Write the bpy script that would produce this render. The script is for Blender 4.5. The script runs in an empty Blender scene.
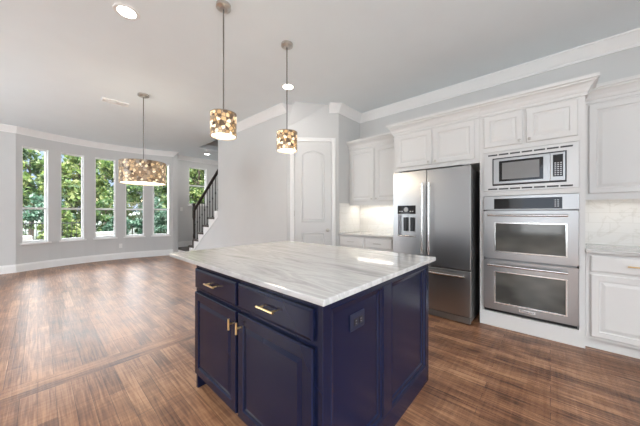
import bpy, bmesh, math, random
from mathutils import Vector, Matrix
random.seed(7)
S = bpy.context.scene
COL = S.collection
R = math.radians
H = 3.07            # ceiling height

# ------------------------------------------------------------------ camera
cam_data = bpy.data.cameras.new('camera')
cam = bpy.data.objects.new('camera', cam_data)
COL.objects.link(cam)
cam.location = (0, 0, 1.256)
cam.rotation_euler = (R(90), 0, R(-47.9))
cam_data.sensor_width = 36
cam_data.lens = 255 / 640 * 36
cam_data.clip_start = 0.02
S.camera = cam

# ------------------------------------------------------------------ colour management
S.view_settings.view_transform = 'Standard'
S.view_settings.look = 'None'
S.view_settings.gamma = 1
S.view_settings.exposure = 0.46

# ------------------------------------------------------------------ world (hazy bright sky, bluer near the horizon)
W = bpy.data.worlds.new('sky')
S.world = W
W.use_nodes = True
nt = W.node_tree
nt.nodes.clear()
wo = nt.nodes.new('ShaderNodeOutputWorld')
bg = nt.nodes.new('ShaderNodeBackground')
tc = nt.nodes.new('ShaderNodeTexCoord')
sp = nt.nodes.new('ShaderNodeSeparateXYZ')
nt.links.new(tc.outputs['Generated'], sp.inputs[0])
rc = nt.nodes.new('ShaderNodeValToRGB')
e = rc.color_ramp.elements
e[0].position = 0.0; e[0].color = (4.4, 4.5, 4.55, 1)  # below the horizon: bright glow added to lift the ceiling
e[1].position = 1.0; e[1].color = (0.86, 0.92, 1.0, 1)
k = e.new(0.004); k.color = (0.55, 0.70, 1.0, 1)
k = e.new(0.16); k.color = (0.55, 0.72, 1.0, 1)
k = e.new(0.32); k.color = (0.93, 0.97, 1.0, 1)
nt.links.new(sp.outputs['Z'], rc.inputs[0])
mr = nt.nodes.new('ShaderNodeMapRange')
mr.inputs['From Min'].default_value = 0.22
mr.inputs['From Max'].default_value = 0.36
mr.inputs['To Min'].default_value = 0.85
mr.inputs['To Max'].default_value = 13.0
nt.links.new(sp.outputs['Z'], mr.inputs['Value'])
nt.links.new(rc.outputs[0], bg.inputs['Color'])
nt.links.new(mr.outputs[0], bg.inputs['Strength'])
nt.links.new(bg.outputs[0], wo.inputs[0])

# ------------------------------------------------------------------ sun + fill lamps added at unseen wall openings
def lamp(name, kind, loc, rot, energy, color=(1, 1, 1), **kw):
    d = bpy.data.lights.new(name, kind)
    d.energy = energy
    d.color = color
    for a, b in kw.items():
        setattr(d, a, b)
    o = bpy.data.objects.new(name, d)
    COL.objects.link(o)
    o.location = loc
    o.rotation_euler = rot
    return o

lamp('sun', 'SUN', (0, 0, 10), (R(36), 0, R(-12)), 1.5, (1, .95, .86), angle=R(1.5))
FILL_TINT = (0.93, 0.97, 1.0)
for yy, pw_ in ((0.2, 11), (5.6, 52)):      # fill lamps added in the unseen wall opposite the refrigerator
    lamp('unseen_window_fill', 'AREA', (-3.19, yy, 1.65), (0, R(-90), 0), pw_, (.85, .935, 1.0), shape='RECTANGLE', size=2.0, size_y=1.5)
for xx, pw_ in ((-1.4, 36), (.9, 20)):          # fill lamps added in the unseen wall behind the kitchen
    lamp('unseen_window_fill', 'AREA', (xx, -2.49, 1.65), (R(90), 0, 0), pw_, (.85, .935, 1.0), shape='RECTANGLE', size=1.7, size_y=2.0)

# ------------------------------------------------------------------ materials
def new_mat(name):
    m = bpy.data.materials.new(name)
    m.use_nodes = True
    n = m.node_tree
    b = n.nodes['Principled BSDF']
    return m, n, b

def N(n, kind, **kw):
    x = n.nodes.new(kind)
    for a, v in kw.items():
        if a in x.inputs.keys():
            x.inputs[a].default_value = v
        else:
            setattr(x, a, v)
    return x

def coords(n, scale=(1, 1, 1), rot=(0, 0, 0)):
    t = N(n, 'ShaderNodeTexCoord')
    mp = N(n, 'ShaderNodeMapping')
    mp.inputs['Scale'].default_value = scale
    mp.inputs['Rotation'].default_value = rot
    n.links.new(t.outputs['Object'], mp.inputs['Vector'])
    return mp.outputs[0]

def ramp(n, fac, stops):
    r = N(n, 'ShaderNodeValToRGB')
    el = r.color_ramp.elements
    el[0].position, el[0].color = stops[0][0], (*stops[0][1], 1)
    el[1].position, el[1].color = stops[-1][0], (*stops[-1][1], 1)
    for p, c in stops[1:-1]:
        k = el.new(p); k.color = (*c, 1)
    n.links.new(fac, r.inputs[0])
    return r.outputs[0]

def bump(n, b, height, strength, dist=0.01):
    bp = N(n, 'ShaderNodeBump', Strength=strength, Distance=dist)
    n.links.new(height, bp.inputs['Height'])
    n.links.new(bp.outputs[0], b.inputs['Normal'])

def plain(name, col, rough=.5, metal=0.0, var=.03, vscale=3.0, bmp=0.0, bscale=200, coat=0):
    m, n, b = new_mat(name)
    nz = N(n, 'ShaderNodeTexNoise', Scale=vscale, Detail=4.0)
    n.links.new(coords(n), nz.inputs['Vector'])
    lo = tuple(max(0, c * (1 - var)) for c in col)
    hi = tuple(min(1, c * (1 + var)) for c in col)
    n.links.new(ramp(n, nz.outputs['Fac'], [(.3, lo), (.7, hi)]), b.inputs['Base Color'])
    b.inputs['Roughness'].default_value = rough
    b.inputs['Metallic'].default_value = metal
    b.inputs['Coat Weight'].default_value = coat
    if bmp:
        n2 = N(n, 'ShaderNodeTexNoise', Scale=bscale, Detail=2.0)
        n.links.new(coords(n), n2.inputs['Vector'])
        bump(n, b, n2.outputs['Fac'], bmp, .003)
    return m

def emitter(name, col, strength):
    m, n, b = new_mat(name)
    b.inputs['Base Color'].default_value = (.9, .88, .85, 1)
    b.inputs['Emission Color'].default_value = (*col, 1)
    b.inputs['Emission Strength'].default_value = strength
    return m

M = {}
M['wall'] = plain('wall_paint', (.615, .613, .606), .75, var=.012, bmp=.05)
M['ceiling'] = plain('ceiling_paint', (.83, .885, .91), .85, var=.01, bmp=.05)
M['trim'] = plain('trim_paint', (.86, .855, .845), .35, var=.01)
M['door_white'] = plain('door_paint', (.69, .685, .675), .35, var=.01)
M['cab'] = plain('cabinet_paint', (.70, .69, .675), .32, var=.01)
M['navy'] = plain('navy_paint', (.0065, .0095, .030), .22, var=.06)
M['navy'].node_tree.nodes['Principled BSDF'].inputs['Specular IOR Level'].default_value = .32
M['navy_dark'] = plain('navy_recess', (.012, .016, .04), .5, var=.06)
M['brass'] = plain('brushed_brass', (.80, .58, .28), .28, 1.0, var=.05)
M['nickel'] = plain('brushed_nickel', (.55, .53, .50), .3, 1.0, var=.05)
M['rod'] = plain('dark_nickel_rod', (.20, .19, .18), .35, .8, var=.05)
M['black'] = plain('black_plastic', (.012, .012, .014), .3, var=.1)
M['gasket'] = plain('dark_gasket', (.02, .02, .02), .7, var=.1)
M['black_glass'] = plain('black_glass', (.015, .015, .016), .06, var=.05)
M['key'] = plain('key_print', (.45, .46, .47), .5, var=.05)
M['iron'] = plain('black_iron', (.018, .017, .017), .4, .3, var=.1)
M['rail_wood'] = plain('dark_rail_wood', (.030, .018, .014), .3, var=.2, vscale=20)
M['tread_wood'] = plain('dark_tread_wood', (.045, .026, .018), .3, var=.2, vscale=20)
M['plate'] = plain('white_plastic', (.82, .81, .79), .4, var=.01)
M['vent'] = plain('vent_enamel', (.93, .92, .90), .5, var=.01)
M['slot'] = plain('dark_slot', (.07, .07, .07), .8, var=.05)
M['trimkit'] = plain('satin_steel_trim', (.62, .61, .60), .36, .55, var=.02)
M['bark'] = plain('tree_bark', (.07, .05, .035), .9, var=.3, vscale=12, bmp=.5, bscale=30)
M['patio'] = plain('garden_lawn', (.016, .024, .011), .95, var=.35, vscale=2)
M['cushion'] = plain('outdoor_cushion', (.30, .285, .26), .9, var=.05)
M['wicker'] = plain('patio_wicker', (.25, .18, .12), .8, var=.2, vscale=60)
M['light_on'] = emitter('lit_lens', (1, .96, .88), 14)
M['bulb'] = emitter('lit_bulb', (1, .82, .55), 9)
M['strip_on'] = emitter('lit_strip', (1, .95, .85), 2.0)
M['diffuser'] = emitter('lit_diffuser', (1, .90, .74), 2.6)

# stainless steel, brushed
def steel(name, col, rough, axis):
    m, n, b = new_mat(name)
    sc = {'h': (3, 3, 420), 'v': (420, 420, 3)}[axis]
    nz = N(n, 'ShaderNodeTexNoise', Scale=1.0, Detail=3.0)
    n.links.new(coords(n, sc), nz.inputs['Vector'])
    b.inputs['Base Color'].default_value = (*col, 1)
    b.inputs['Metallic'].default_value = 1
    mr = N(n, 'ShaderNodeMapRange')
    mr.inputs['To Min'].default_value = rough - .005
    mr.inputs['To Max'].default_value = rough + .01
    n.links.new(nz.outputs['Fac'], mr.inputs['Value'])
    n.links.new(mr.outputs[0], b.inputs['Roughness'])
    b.inputs['Anisotropic'].default_value = .0
    return m
M['steel'] = steel('stainless_steel', (.45, .452, .455), .29, 'v')
M['steel_dark'] = steel('grey_steel_side', (.30, .30, .30), .4, 'h')
M['steel_bar'] = steel('polished_steel_bar', (.74, .73, .72), .18, 'h')

# oven glass with soft grey mottling
m, n, b = new_mat('oven_glass')
b.inputs['Base Color'].default_value = (.085, .082, .075, 1)
b.inputs['Roughness'].default_value = .07
nz = N(n, 'ShaderNodeTexNoise', Scale=2.2, Detail=2.0)
n.links.new(coords(n, (1, 1, 2)), nz.inputs['Vector'])
n.links.new(ramp(n, nz.outputs['Fac'], [(.35, (.05, .05, .046)), (.7, (.13, .125, .11))]), b.inputs['Base Color'])
M['oven_glass'] = m

# marble counter: long soft grey veins along the island
def marble(name, base, mid, vein, scale, rough):
    m, n, b = new_mat(name)
    v = coords(n, scale)
    n1 = N(n, 'ShaderNodeTexNoise', Scale=1.0, Detail=9.0, Roughness=.62, Distortion=.9)
    n.links.new(v, n1.inputs['Vector'])
    c1 = ramp(n, n1.outputs['Fac'], [(.30, vein), (.42, mid), (.52, base), (.58, mid), (.66, base), (.78, base)])
    n.links.new(c1, b.inputs['Base Color'])
    b.inputs['Roughness'].default_value = rough
    return m
M['marble'] = marble('quartzite', (.60, .59, .575), (.49, .48, .468), (.33, .325, .32), (10.0, 1.0, 5), .08)

# marble subway tiles
def tiles(name, yrot):
    m, n, b = new_mat(name)
    t = N(n, 'ShaderNodeTexCoord')
    s = N(n, 'ShaderNodeSeparateXYZ')
    n.links.new(t.outputs['Object'], s.inputs[0])
    c = N(n, 'ShaderNodeCombineXYZ')
    n.links.new(s.outputs['X' if yrot else 'Y'], c.inputs[0])
    n.links.new(s.outputs['Z'], c.inputs[1])
    br = N(n, 'ShaderNodeTexBrick', Scale=1.0)
    br.inputs['Brick Width'].default_value = .31
    br.inputs['Row Height'].default_value = .105
    br.inputs['Mortar Size'].default_value = .0016
    br.inputs['Color1'].default_value = (.86, .845, .815, 1)
    br.inputs['Color2'].default_value = (.81, .79, .76, 1)
    br.inputs['Mortar'].default_value = (.70, .68, .64, 1)
    n.links.new(c.outputs[0], br.inputs['Vector'])
    nz = N(n, 'ShaderNodeTexNoise', Scale=2.6, Detail=7.0, Distortion=1.2, Roughness=.6)
    n.links.new(c.outputs[0], nz.inputs['Vector'])
    vn = ramp(n, nz.outputs['Fac'], [(.46, (1, 1, 1)), (.49, (.88, .87, .85)), (.52, (1, 1, 1)), (.9, (1, 1, 1))])
    mx = N(n, 'ShaderNodeMix', data_type='RGBA', blend_type='MULTIPLY')
    mx.inputs[0].default_value = .8
    n.links.new(br.outputs['Color'], mx.inputs[6])
    n.links.new(vn, mx.inputs[7])
    n.links.new(mx.outputs[2], b.inputs['Base Color'])
    b.inputs['Roughness'].default_value = .18
    return m
M['tile'] = tiles('marble_tile', False)
M['tile_side'] = tiles('marble_tile_return', True)

# hand-scraped dark oak planks
def planks(name, along_y):
    m, n, b = new_mat(name)
    t = N(n, 'ShaderNodeTexCoord')
    mp = N(n, 'ShaderNodeMapping')
    mp.inputs['Rotation'].default_value = (0, 0, R(90) if along_y else 0)
    n.links.new(t.outputs['Object'], mp.inputs['Vector'])
    v = mp.outputs[0]                       # x along the plank, y across it
    br = N(n, 'ShaderNodeTexBrick', Scale=1.0, offset=.37, offset_frequency=2)
    br.inputs['Brick Width'].default_value = .95
    br.inputs['Row Height'].default_value = .083
    br.inputs['Mortar Size'].default_value = .0011
    br.inputs['Mortar Smooth'].default_value = .3
    br.inputs['Color1'].default_value = (0, 0, 0, 1)
    br.inputs['Color2'].default_value = (1, 1, 1, 1)
    br.inputs['Mortar'].default_value = (0, 0, 0, 1)
    n.links.new(v, br.inputs['Vector'])
    def noise(scale, sc, det=6.0, dist=0.0):
        mpn = N(n, 'ShaderNodeMapping')
        mpn.inputs['Scale'].default_value = sc
        n.links.new(v, mpn.inputs['Vector'])
        z = N(n, 'ShaderNodeTexNoise', Scale=scale, Detail=det, Distortion=dist)
        n.links.new(mpn.outputs[0], z.inputs['Vector'])
        return z.outputs['Fac']
    grain = noise(1.0, (3.0, 60, 1), 8.0, .8)
    blotch = noise(1.0, (3.2, 5.5, 1), 5.0, .5)
    chat = noise(1.0, (46, 3.0, 1), 3.0, .3)
    def math_(op, a, c):
        x = N(n, 'ShaderNodeMath', operation=op)
        for i, q in enumerate((a, c)):
            if isinstance(q, (int, float)):
                x.inputs[i].default_value = q
            else:
                n.links.new(q, x.inputs[i])
        return x.outputs[0]
    s = math_('ADD', math_('MULTIPLY', br.outputs['Color'], .16), math_('MULTIPLY', grain, .56))
    s = math_('ADD', s, math_('MULTIPLY', blotch, .45))
    s = math_('ADD', s, math_('MULTIPLY', chat, .17))
    col = ramp(n, s, [(.40, (.036, .017, .011)), (.54, (.120, .054, .030)), (.68, (.245, .114, .060)), (.84, (.43, .23, .125))])
    mo = N(n, 'ShaderNodeMix', data_type='RGBA')
    n.links.new(br.outputs['Fac'], mo.inputs[0])
    n.links.new(col, mo.inputs[6])
    mo.inputs[7].default_value = (.035, .016, .010, 1)
    n.links.new(mo.outputs[2], b.inputs['Base Color'])
    rr = N(n, 'ShaderNodeMapRange')
    rr.inputs['To Min'].default_value = .27
    rr.inputs['To Max'].default_value = .38
    n.links.new(blotch, rr.inputs['Value'])
    n.links.new(rr.outputs[0], b.inputs['Roughness'])
    b.inputs['Specular IOR Level'].default_value = .4
    hgt = math_('ADD', math_('MULTIPLY', chat, .6), math_('MULTIPLY', grain, .4))
    hgt = math_('ADD', hgt, math_('MULTIPLY', blotch, .15))
    hgt = math_('SUBTRACT', hgt, math_('MULTIPLY', br.outputs['Fac'], .6))
    bump(n, b, hgt, .34, .007)
    return m
M['floor'] = planks('oak_planks', True)
M['floor_header'] = planks('oak_header_boards', False)

# clear glass
m, n, b = new_mat('window_glass')
n.nodes.remove(b)
tr = N(n, 'ShaderNodeBsdfTransparent')
gl = N(n, 'ShaderNodeBsdfGlossy', Roughness=.01)
fr = N(n, 'ShaderNodeFresnel', IOR=1.35)
mx = N(n, 'ShaderNodeMixShader')
n.links.new(fr.outputs[0], mx.inputs[0])
n.links.new(tr.outputs[0], mx.inputs[1])
n.links.new(gl.outputs[0], mx.inputs[2])
n.links.new(mx.outputs[0], n.nodes['Material Output'].inputs[0])
M['glass'] = m

# leaves
def leaves(name, stops):
    m, n, b = new_mat(name)
    g = N(n, 'ShaderNodeNewGeometry')
    c = ramp(n, g.outputs['Random Per Island'], stops)
    n.links.new(c, b.inputs['Base Color'])
    b.inputs['Roughness'].default_value = .6
    tl = N(n, 'ShaderNodeBsdfTranslucent')
    n.links.new(c, tl.inputs[0])
    mx = N(n, 'ShaderNodeMixShader')
    mx.inputs[0].default_value = .4
    n.links.new(b.outputs[0], mx.inputs[1])
    n.links.new(tl.outputs[0], mx.inputs[2])
    n.links.new(mx.outputs[0], n.nodes['Material Output'].inputs[0])
    return m
M['leaf_bright'] = leaves('bright_leaves', [(0, (0.021, 0.049, 0.011)), (.4, (0.075, 0.130, 0.026)), (.75, (0.173, 0.217, 0.054)), (1, (0.326, 0.336, 0.152))])
M['leaf_mid'] = leaves('green_leaves', [(0, (0.014, 0.038, 0.014)), (.5, (0.054, 0.108, 0.026)), (.85, (0.130, 0.184, 0.054)), (1, (0.245, 0.282, 0.135))])
M['leaf_blue'] = leaves('blue_green_leaves', [(0, (0.011, 0.033, 0.021)), (.5, (0.038, 0.098, 0.054)), (.85, (0.098, 0.173, 0.108)), (1, (0.217, 0.282, 0.206))])

# lamp shades: overlapping shell chips over a warm light
def shell(name, scale, glow):
    m, n, b = new_mat(name)
    v = coords(n, (1, 1, 1))
    vo = N(n, 'ShaderNodeTexVoronoi', Scale=scale)
    n.links.new(v, vo.inputs['Vector'])
    sp = N(n, 'ShaderNodeSeparateColor')
    n.links.new(vo.outputs['Color'], sp.inputs[0])
    ve = N(n, 'ShaderNodeTexVoronoi', Scale=scale, feature='DISTANCE_TO_EDGE')
    n.links.new(v, ve.inputs['Vector'])
    c = ramp(n, sp.outputs[0], [(0, (.09, .06, .04)), (.35, (.22, .15, .10)), (.65, (.38, .27, .17)), (1, (.34, .30, .26))])
    n.links.new(c, b.inputs['Base Color'])
    b.inputs['Metallic'].default_value = .35
    b.inputs['Roughness'].default_value = .35
    b.inputs['Emission Color'].default_value = (1, .58, .22, 1)
    ec = ramp(n, sp.outputs[1], [(0, (.9, .35, .10)), (.6, (1, .62, .26)), (1, (1, .85, .58))])
    n.links.new(ec, b.inputs['Emission Color'])
    ec2 = ramp(n, sp.outputs[1], [(.25, (0, 0, 0)), (.65, (.35, .35, .35)), (1, (1, 1, 1))])
    mu = N(n, 'ShaderNodeMath', operation='MULTIPLY')
    n.links.new(ec2, mu.inputs[0])
    ed = ramp(n, ve.outputs['Distance'], [(.02, (.0, .0, .0)), (.16, (1, 1, 1))])
    n.links.new(ed, mu.inputs[1])
    m2 = N(n, 'ShaderNodeMath', operation='MULTIPLY')
    n.links.new(mu.outputs[0], m2.inputs[0])
    m2.inputs[1].default_value = glow
    n.links.new(m2.outputs[0], b.inputs['Emission Strength'])
    bump(n, b, ve.outputs['Distance'], .6, .01)
    return m
M['shell'] = shell('shell_chip_shade', 32, 2.0)
M['shell_big'] = shell('shell_chip_drum', 24, 1.0)
M['shade_rim'] = plain('shade_rim_metal', (.30, .25, .20), .4, .7, var=.1)

# ------------------------------------------------------------------ mesh helpers
ORG = {}            # world origin of each object made here

class MB:
    def __init__(self):
        self.bm = bmesh.new()
    def box(self, x0, x1, y0, y1, z0, z1, bev=0.0, seg=2):
        r = bmesh.ops.create_cube(self.bm, size=1.0)
        vs = r['verts']
        for v in vs:
            v.co = Vector(((x0 + x1) / 2 + v.co.x * (x1 - x0), (y0 + y1) / 2 + v.co.y * (y1 - y0), (z0 + z1) / 2 + v.co.z * (z1 - z0)))
        if bev > 0:
            es = list({e for v in vs for e in v.link_edges})
            bmesh.ops.bevel(self.bm, geom=es, offset=bev, segments=seg, affect='EDGES', profile=.5, clamp_overlap=True)
        return self
    def prism(self, poly, z0, z1):
        """poly: list of (x, y)"""
        a = [self.bm.verts.new((p[0], p[1], z0)) for p in poly]
        b = [self.bm.verts.new((p[0], p[1], z1)) for p in poly]
        n = len(poly)
        self.bm.faces.new(a); self.bm.faces.new(b)
        for i in range(n):
            self.bm.faces.new((a[i], a[(i + 1) % n], b[(i + 1) % n], b[i]))
        return self
    def loops(self, rings, cap0=True, cap1=True, closed=True):
        vs = [[self.bm.verts.new(p) for p in r] for r in rings]
        n = len(vs[0])
        for a, b in zip(vs, vs[1:]):
            for i in range(n if closed else n - 1):
                j = (i + 1) % n
                self.bm.faces.new((a[i], a[j], b[j], b[i]))
        if cap0: self.bm.faces.new(vs[0])
        if cap1: self.bm.faces.new(vs[-1])
        return self
    def tube(self, pts, r, n=10):
        pts = [Vector(p) for p in pts]
        rings = []
        for i, p in enumerate(pts):
            d = (pts[min(i + 1, len(pts) - 1)] - pts[max(i - 1, 0)]).normalized()
            up = Vector((0, 0, 1)) if abs(d.z) < .9 else Vector((1, 0, 0))
            a = d.cross(up).normalized(); b = d.cross(a)
            rr = r[i] if isinstance(r, (list, tuple)) else r
            rings.append([p + a * rr * math.cos(2 * math.pi * k / n) + b * rr * math.sin(2 * math.pi * k / n) for k in range(n)])
        return self.loops(rings)
    def lathe(self, prof, c, n=32, cap0=True, cap1=True):
        rings = [[(c[0] + r * math.cos(2 * math.pi * k / n), c[1] + r * math.sin(2 * math.pi * k / n), c[2] + z) for k in range(n)] for r, z in prof]
        return self.loops(rings, cap0, cap1)
    def sweep(self, path, prof, side=1):
        """prof (out, z) swept along the 2-D path; out = left of the path * side"""
        P = [Vector(p) for p in path]
        nr = []
        for a, b in zip(P, P[1:]):
            d = (b - a).normalized()
            nr.append(Vector((-d.y, d.x)) * side)
        rings = []
        for i, p in enumerate(P):
            if i == 0: m = nr[0]
            elif i == len(P) - 1: m = nr[-1]
            else:
                m = (nr[i - 1] + nr[i]) / (1 + nr[i - 1].dot(nr[i]))
            rings.append([(p.x + m.x * o, p.y + m.y * o, z) for o, z in prof])
        return self.loops(rings)
    def panel(self, f, a0, a1, z0, z1, prof):
        """rectangle rings: prof (inset, out); f(a, z, out) -> world"""
        rings = [[f(a0 + i, z0 + i, o), f(a1 - i, z0 + i, o), f(a1 - i, z1 - i, o), f(a0 + i, z1 - i, o)] for i, o in prof]
        return self.loops(rings)
    def build(self, name, mat, parent=None, smooth=False, loc=None):
        bmesh.ops.recalc_face_normals(self.bm, faces=self.bm.faces[:])
        me = bpy.data.meshes.new(name)
        if parent is not None:
            off = ORG[parent.name]
        else:
            off = Vector(loc) if loc is not None else Vector((0, 0, 0))
        for v in self.bm.verts:
            v.co -= off
        self.bm.to_mesh(me); self.bm.free()
        for mm in (mat if isinstance(mat, (list, tuple)) else [mat]):
            me.materials.append(mm)
        o = bpy.data.objects.new(name, me)
        COL.objects.link(o)
        if parent is not None:
            o.parent = parent
        else:
            o.location = off
        ORG[o.name] = off.copy()
        if smooth:
            for p in me.polygons: p.use_smooth = True
            me.set_sharp_from_angle(angle=R(35))
        return o

def tag(o, label, cat, group=None):
    o['label'] = label; o['category'] = cat
    if group: o['group'] = group
    return o

def root(name, loc, label=None, cat=None, group=None, kind=None):
    o = bpy.data.objects.new(name, None)
    o.empty_display_size = .1
    COL.objects.link(o)
    o.location = loc
    ORG[o.name] = Vector(loc)
    if label: tag(o, label, cat, group)
    if kind: o['kind'] = kind
    return o

def struct(o, kind='structure'):
    o['kind'] = kind
    return o

def offset_poly(poly, d):
    out = []
    n = len(poly)
    for i in range(n):
        a, b, c = Vector(poly[i - 1]), Vector(poly[i]), Vector(poly[(i + 1) % n])
        d1, d2 = (b - a).normalized(), (c - b).normalized()
        n1, n2 = Vector((-d1.y, d1.x)), Vector((-d2.y, d2.x))
        m = (n1 + n2) / max(.2, 1 + n1.dot(n2))
        out.append((b.x + m.x * d, b.y + m.y * d))
    return out

def facing_minus_x(x0):
    return lambda a, z, o: (x0 - o, a, z)
def facing_minus_y(y0):
    return lambda a, z, o: (a, y0 - o, z)

# ------------------------------------------------------------------ SETTING: floor
RX = 4.05                                   # cabinet wall
HX = 2.79                                   # hall wall
bm = bmesh.new()
def quad(x0, x1, y0, y1, mi):
    f = bm.faces.new([bm.verts.new(p) for p in ((x0, y0, 0), (x1, y0, 0), (x1, y1, 0), (x0, y1, 0))])
    f.material_index = mi
quad(-3.35, 4.55, -2.65, 2.66, 0)
quad(-3.35, 4.55, 2.66, 2.87, 1)
quad(-3.35, 4.55, 2.87, 8.9, 0)
me = bpy.data.meshes.new('floor'); bm.to_mesh(me); bm.free()
me.materials.append(M['floor']); me.materials.append(M['floor_header'])
fl = bpy.data.objects.new('floor', me); COL.objects.link(fl); struct(fl)

# ceiling with the stairwell opening
ce = MB()
OX0, OX1, OY0, OY1 = 2.98, 4.40, 3.6, 7.21
ce.box(-3.35, 4.55, -2.65, OY0, H, H + .12)
ce.box(-3.35, 4.55, OY1, 8.95, H, H + .12)
ce.box(-3.35, OX0, OY0, OY1, H, H + .12)
ce.box(OX1, 4.55, OY0, OY1, H, H + .12)
struct(ce.build('ceiling', M['ceiling']))
sh = MB()                                   # upper part of the stairwell
sh.box(OX0 - .12, OX0, OY0, OY1, H + .12, 5.4); sh.box(OX1, OX1 + .12, OY0, OY1, H + .12, 5.4)
sh.box(OX0 - .12, OX1 + .12, OY1, OY1 + .12, H + .12, 5.4); sh.box(OX0 - .12, OX1 + .12, OY0 - .12, OY0, H + .12, 5.4)
sh.box(OX0 - .12, OX1 + .12, OY0 - .12, OY1 + .12, 5.4, 5.5)
struct(sh.build('wall_stairwell', M['wall']))

# walls
struct(MB().box(RX, RX + .15, -2.65, 2.65, 0, H).build('wall_right', M['wall']))
pant = MB().prism([(RX + .15, 2.65), (3.40, 2.65), (HX, 3.26), (HX + .13, 3.30), (3.45, 2.78), (RX + .15, 2.78)], 0, H)
struct(pant.build('wall_pantry', M['wall']))
SE = 5.695                                  # where the full-height hall wall ends
def stair_z(y):                             # height of the nosing line
    return .37 + (7.33 - y) / .295 * .197
hw = MB().box(HX, HX + .12, 3.26, SE, 0, H)
struct(hw.build('wall_hall', M['wall']))
kw = MB()                                   # knee wall under the stair
for ring in [1]:
    pts = [(SE, 0), (7.30, 0), (7.30, .12), (SE, stair_z(SE) - .30)]
    kw.loops([[(HX + .0, y, z) for y, z in pts], [(HX + .11, y, z) for y, z in pts]])
struct(kw.build('wall_stair_knee', M['wall']))

def wall_with_holes(fixed_axis, p0, p1, a0, a1, holes, zt=H):
    """wall slab between p0 and p1 on the fixed axis; holes = [(a0, a1, z0, z1)]"""
    m = MB()
    def bx(u0, u1, z0, z1):
        if u1 - u0 < 1e-4 or z1 - z0 < 1e-4: return
        if fixed_axis == 'x': m.box(p0, p1, u0, u1, z0, z1)
        else: m.box(u0, u1, p0, p1, z0, z1)
    c = a0
    for h in sorted(holes):
        bx(c, h[0], 0, zt)
        bx(h[0], h[1], 0, h[2]); bx(h[0], h[1], h[3], zt)
        c = h[1]
    bx(c, a1, 0, zt)
    return m
struct(wall_with_holes('x', -3.35, -3.20, -2.65, 8.5, [(-.25, .65, .65, 2.65), (2.50, 2.76, .65, 2.65), (4.05, 4.35, .65, 2.65), (4.85, 6.35, .65, 2.65)]).build('wall_left', M['wall']))  # unseen openings added for light; the narrow pair put streaks on the refrigerator
struct(wall_with_holes('y', -2.65, -2.50, -3.2, RX, [(-2.25, -.55, .65, 2.65), (.2, 1.6, 1.25, 2.65)]).build('wall_rear', M['wall']))  # unseen openings added to brighten the kitchen end
SWX0, SWX1, SWZ0, SWZ1 = 3.29, 3.87, 1.52, 2.76
struct(wall_with_holes('y', 8.70, 8.85, 2.705, 4.55, [(SWX0, SWX1, SWZ0, SWZ1)]).build('wall_stair', M['wall']))
struct(MB().box(4.40, 4.55, 2.80, 8.70, 0, H).build('wall_stair_side', M['wall']))

# curved bay of five windows
BC = Vector((1.2, 5.33)); BR = 3.39
def bay(deg, r=BR):
    return (BC.x + r * math.sin(R(deg)), BC.y + r * math.cos(R(deg)))
WZ0, WZ1 = .60, 2.70
centres = [-21.3, -10.65, 0, 10.65, 21.3]
HW = 3.6
bw = MB()
def facet(d0, d1, z0, z1):
    bw.prism([bay(d0), bay(d1), bay(d1, BR + .16), bay(d0, BR + .16)], z0, z1)
edges = [-26.5]
for c in centres: edges += [c - HW, c + HW]
edges.append(26.5)
for i in range(len(edges) - 1):
    if i % 2 == 0:
        mid = (edges[i] + edges[i + 1]) / 2
        facet(edges[i], mid, 0, H); facet(mid, edges[i + 1], 0, H)
    else:
        facet(edges[i], edges[i + 1], 0, WZ0); facet(edges[i], edges[i + 1], WZ1, H)
struct(bw.build('wall_bay', M['wall']))
bl = bay(-26.5); brr = bay(26.5)
struct(MB().box(-3.35, bl[0], bl[1], bl[1] + .15, 0, H).build('wall_bay_side', M['wall']))
struct(MB().box(brr[0], brr[0] + .14, brr[1], 8.70, 0, H).build('wall_bay_return', M['wall']))

# ------------------------------------------------------------------ windows
def window(i, p0, p1, z0, z1, zr):
    """double-hung window in the opening p0-p1 (inner wall face), outward = right-hand normal"""
    p0, p1 = Vector(p0), Vector(p1)
    d = (p1 - p0); w = d.length; d = d.normalized()
    out = Vector((-d.y, d.x))
    def P(a, o, z): 
        q = p0 + d * a + out * o
        return (q.x, q.y, z)
    r = root('window_%d' % i, P(w / 2, .08, z0), kind='structure')
    def bar(m, a0, a1, o0, o1, za, zb):
        m.loops([[P(a0, o0, za), P(a1, o0, za), P(a1, o1, za), P(a0, o1, za)], [P(a0, o0, zb), P(a1, o0, zb), P(a1, o1, zb), P(a0, o1, zb)]])
    m = MB()
    for (a, b, c, e) in ((0, .024, z0, z1), (w - .024, w, z0, z1), (.024, w - .024, z0, z0 + .045), (.024, w - .024, z1 - .03, z1)):
        bar(m, a, b, .07, .13, c, e)
    m.build('window_frame', M['trim'], r)
    m = MB(); bar(m, .024, w - .024, .075, .125, zr - .022, zr + .022); m.build('meeting_rail', M['trim'], r)
    m = MB(); bar(m, .024, w - .024, .095, .101, z0 + .045, zr - .022); m.build('window_pane', M['glass'], r)
    m = MB(); bar(m, .024, w - .024, .105, .111, zr + .022, z1 - .03); m.build('window_pane', M['glass'], r)
    m = MB(); bar(m, -.035, w + .035, -.035, .0, z0 - .032, z0 + .002); bar(m, 0.001, w - .001, 0, .07, z0, z0 + .002)
    m.build('window_sill', M['trim'], r)
    m = MB(); bar(m, 0.0005, .010, .002, .068, z0 + .003, z1 - .012); bar(m, w - .010, w - .0005, .002, .068, z0 + .003, z1 - .012); bar(m, 0.0005, w - .0005, .002, .068, z1 - .012, z1 - .001)
    m.build('window_jamb', M['trim'], r)
for i, c in enumerate(centres):
    window(i + 1, bay(c - HW), bay(c + HW), WZ0, WZ1, 1.36)
window(6, (SWX0, 8.70), (SWX1, 8.70), SWZ0, SWZ1, 2.16)

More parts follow.
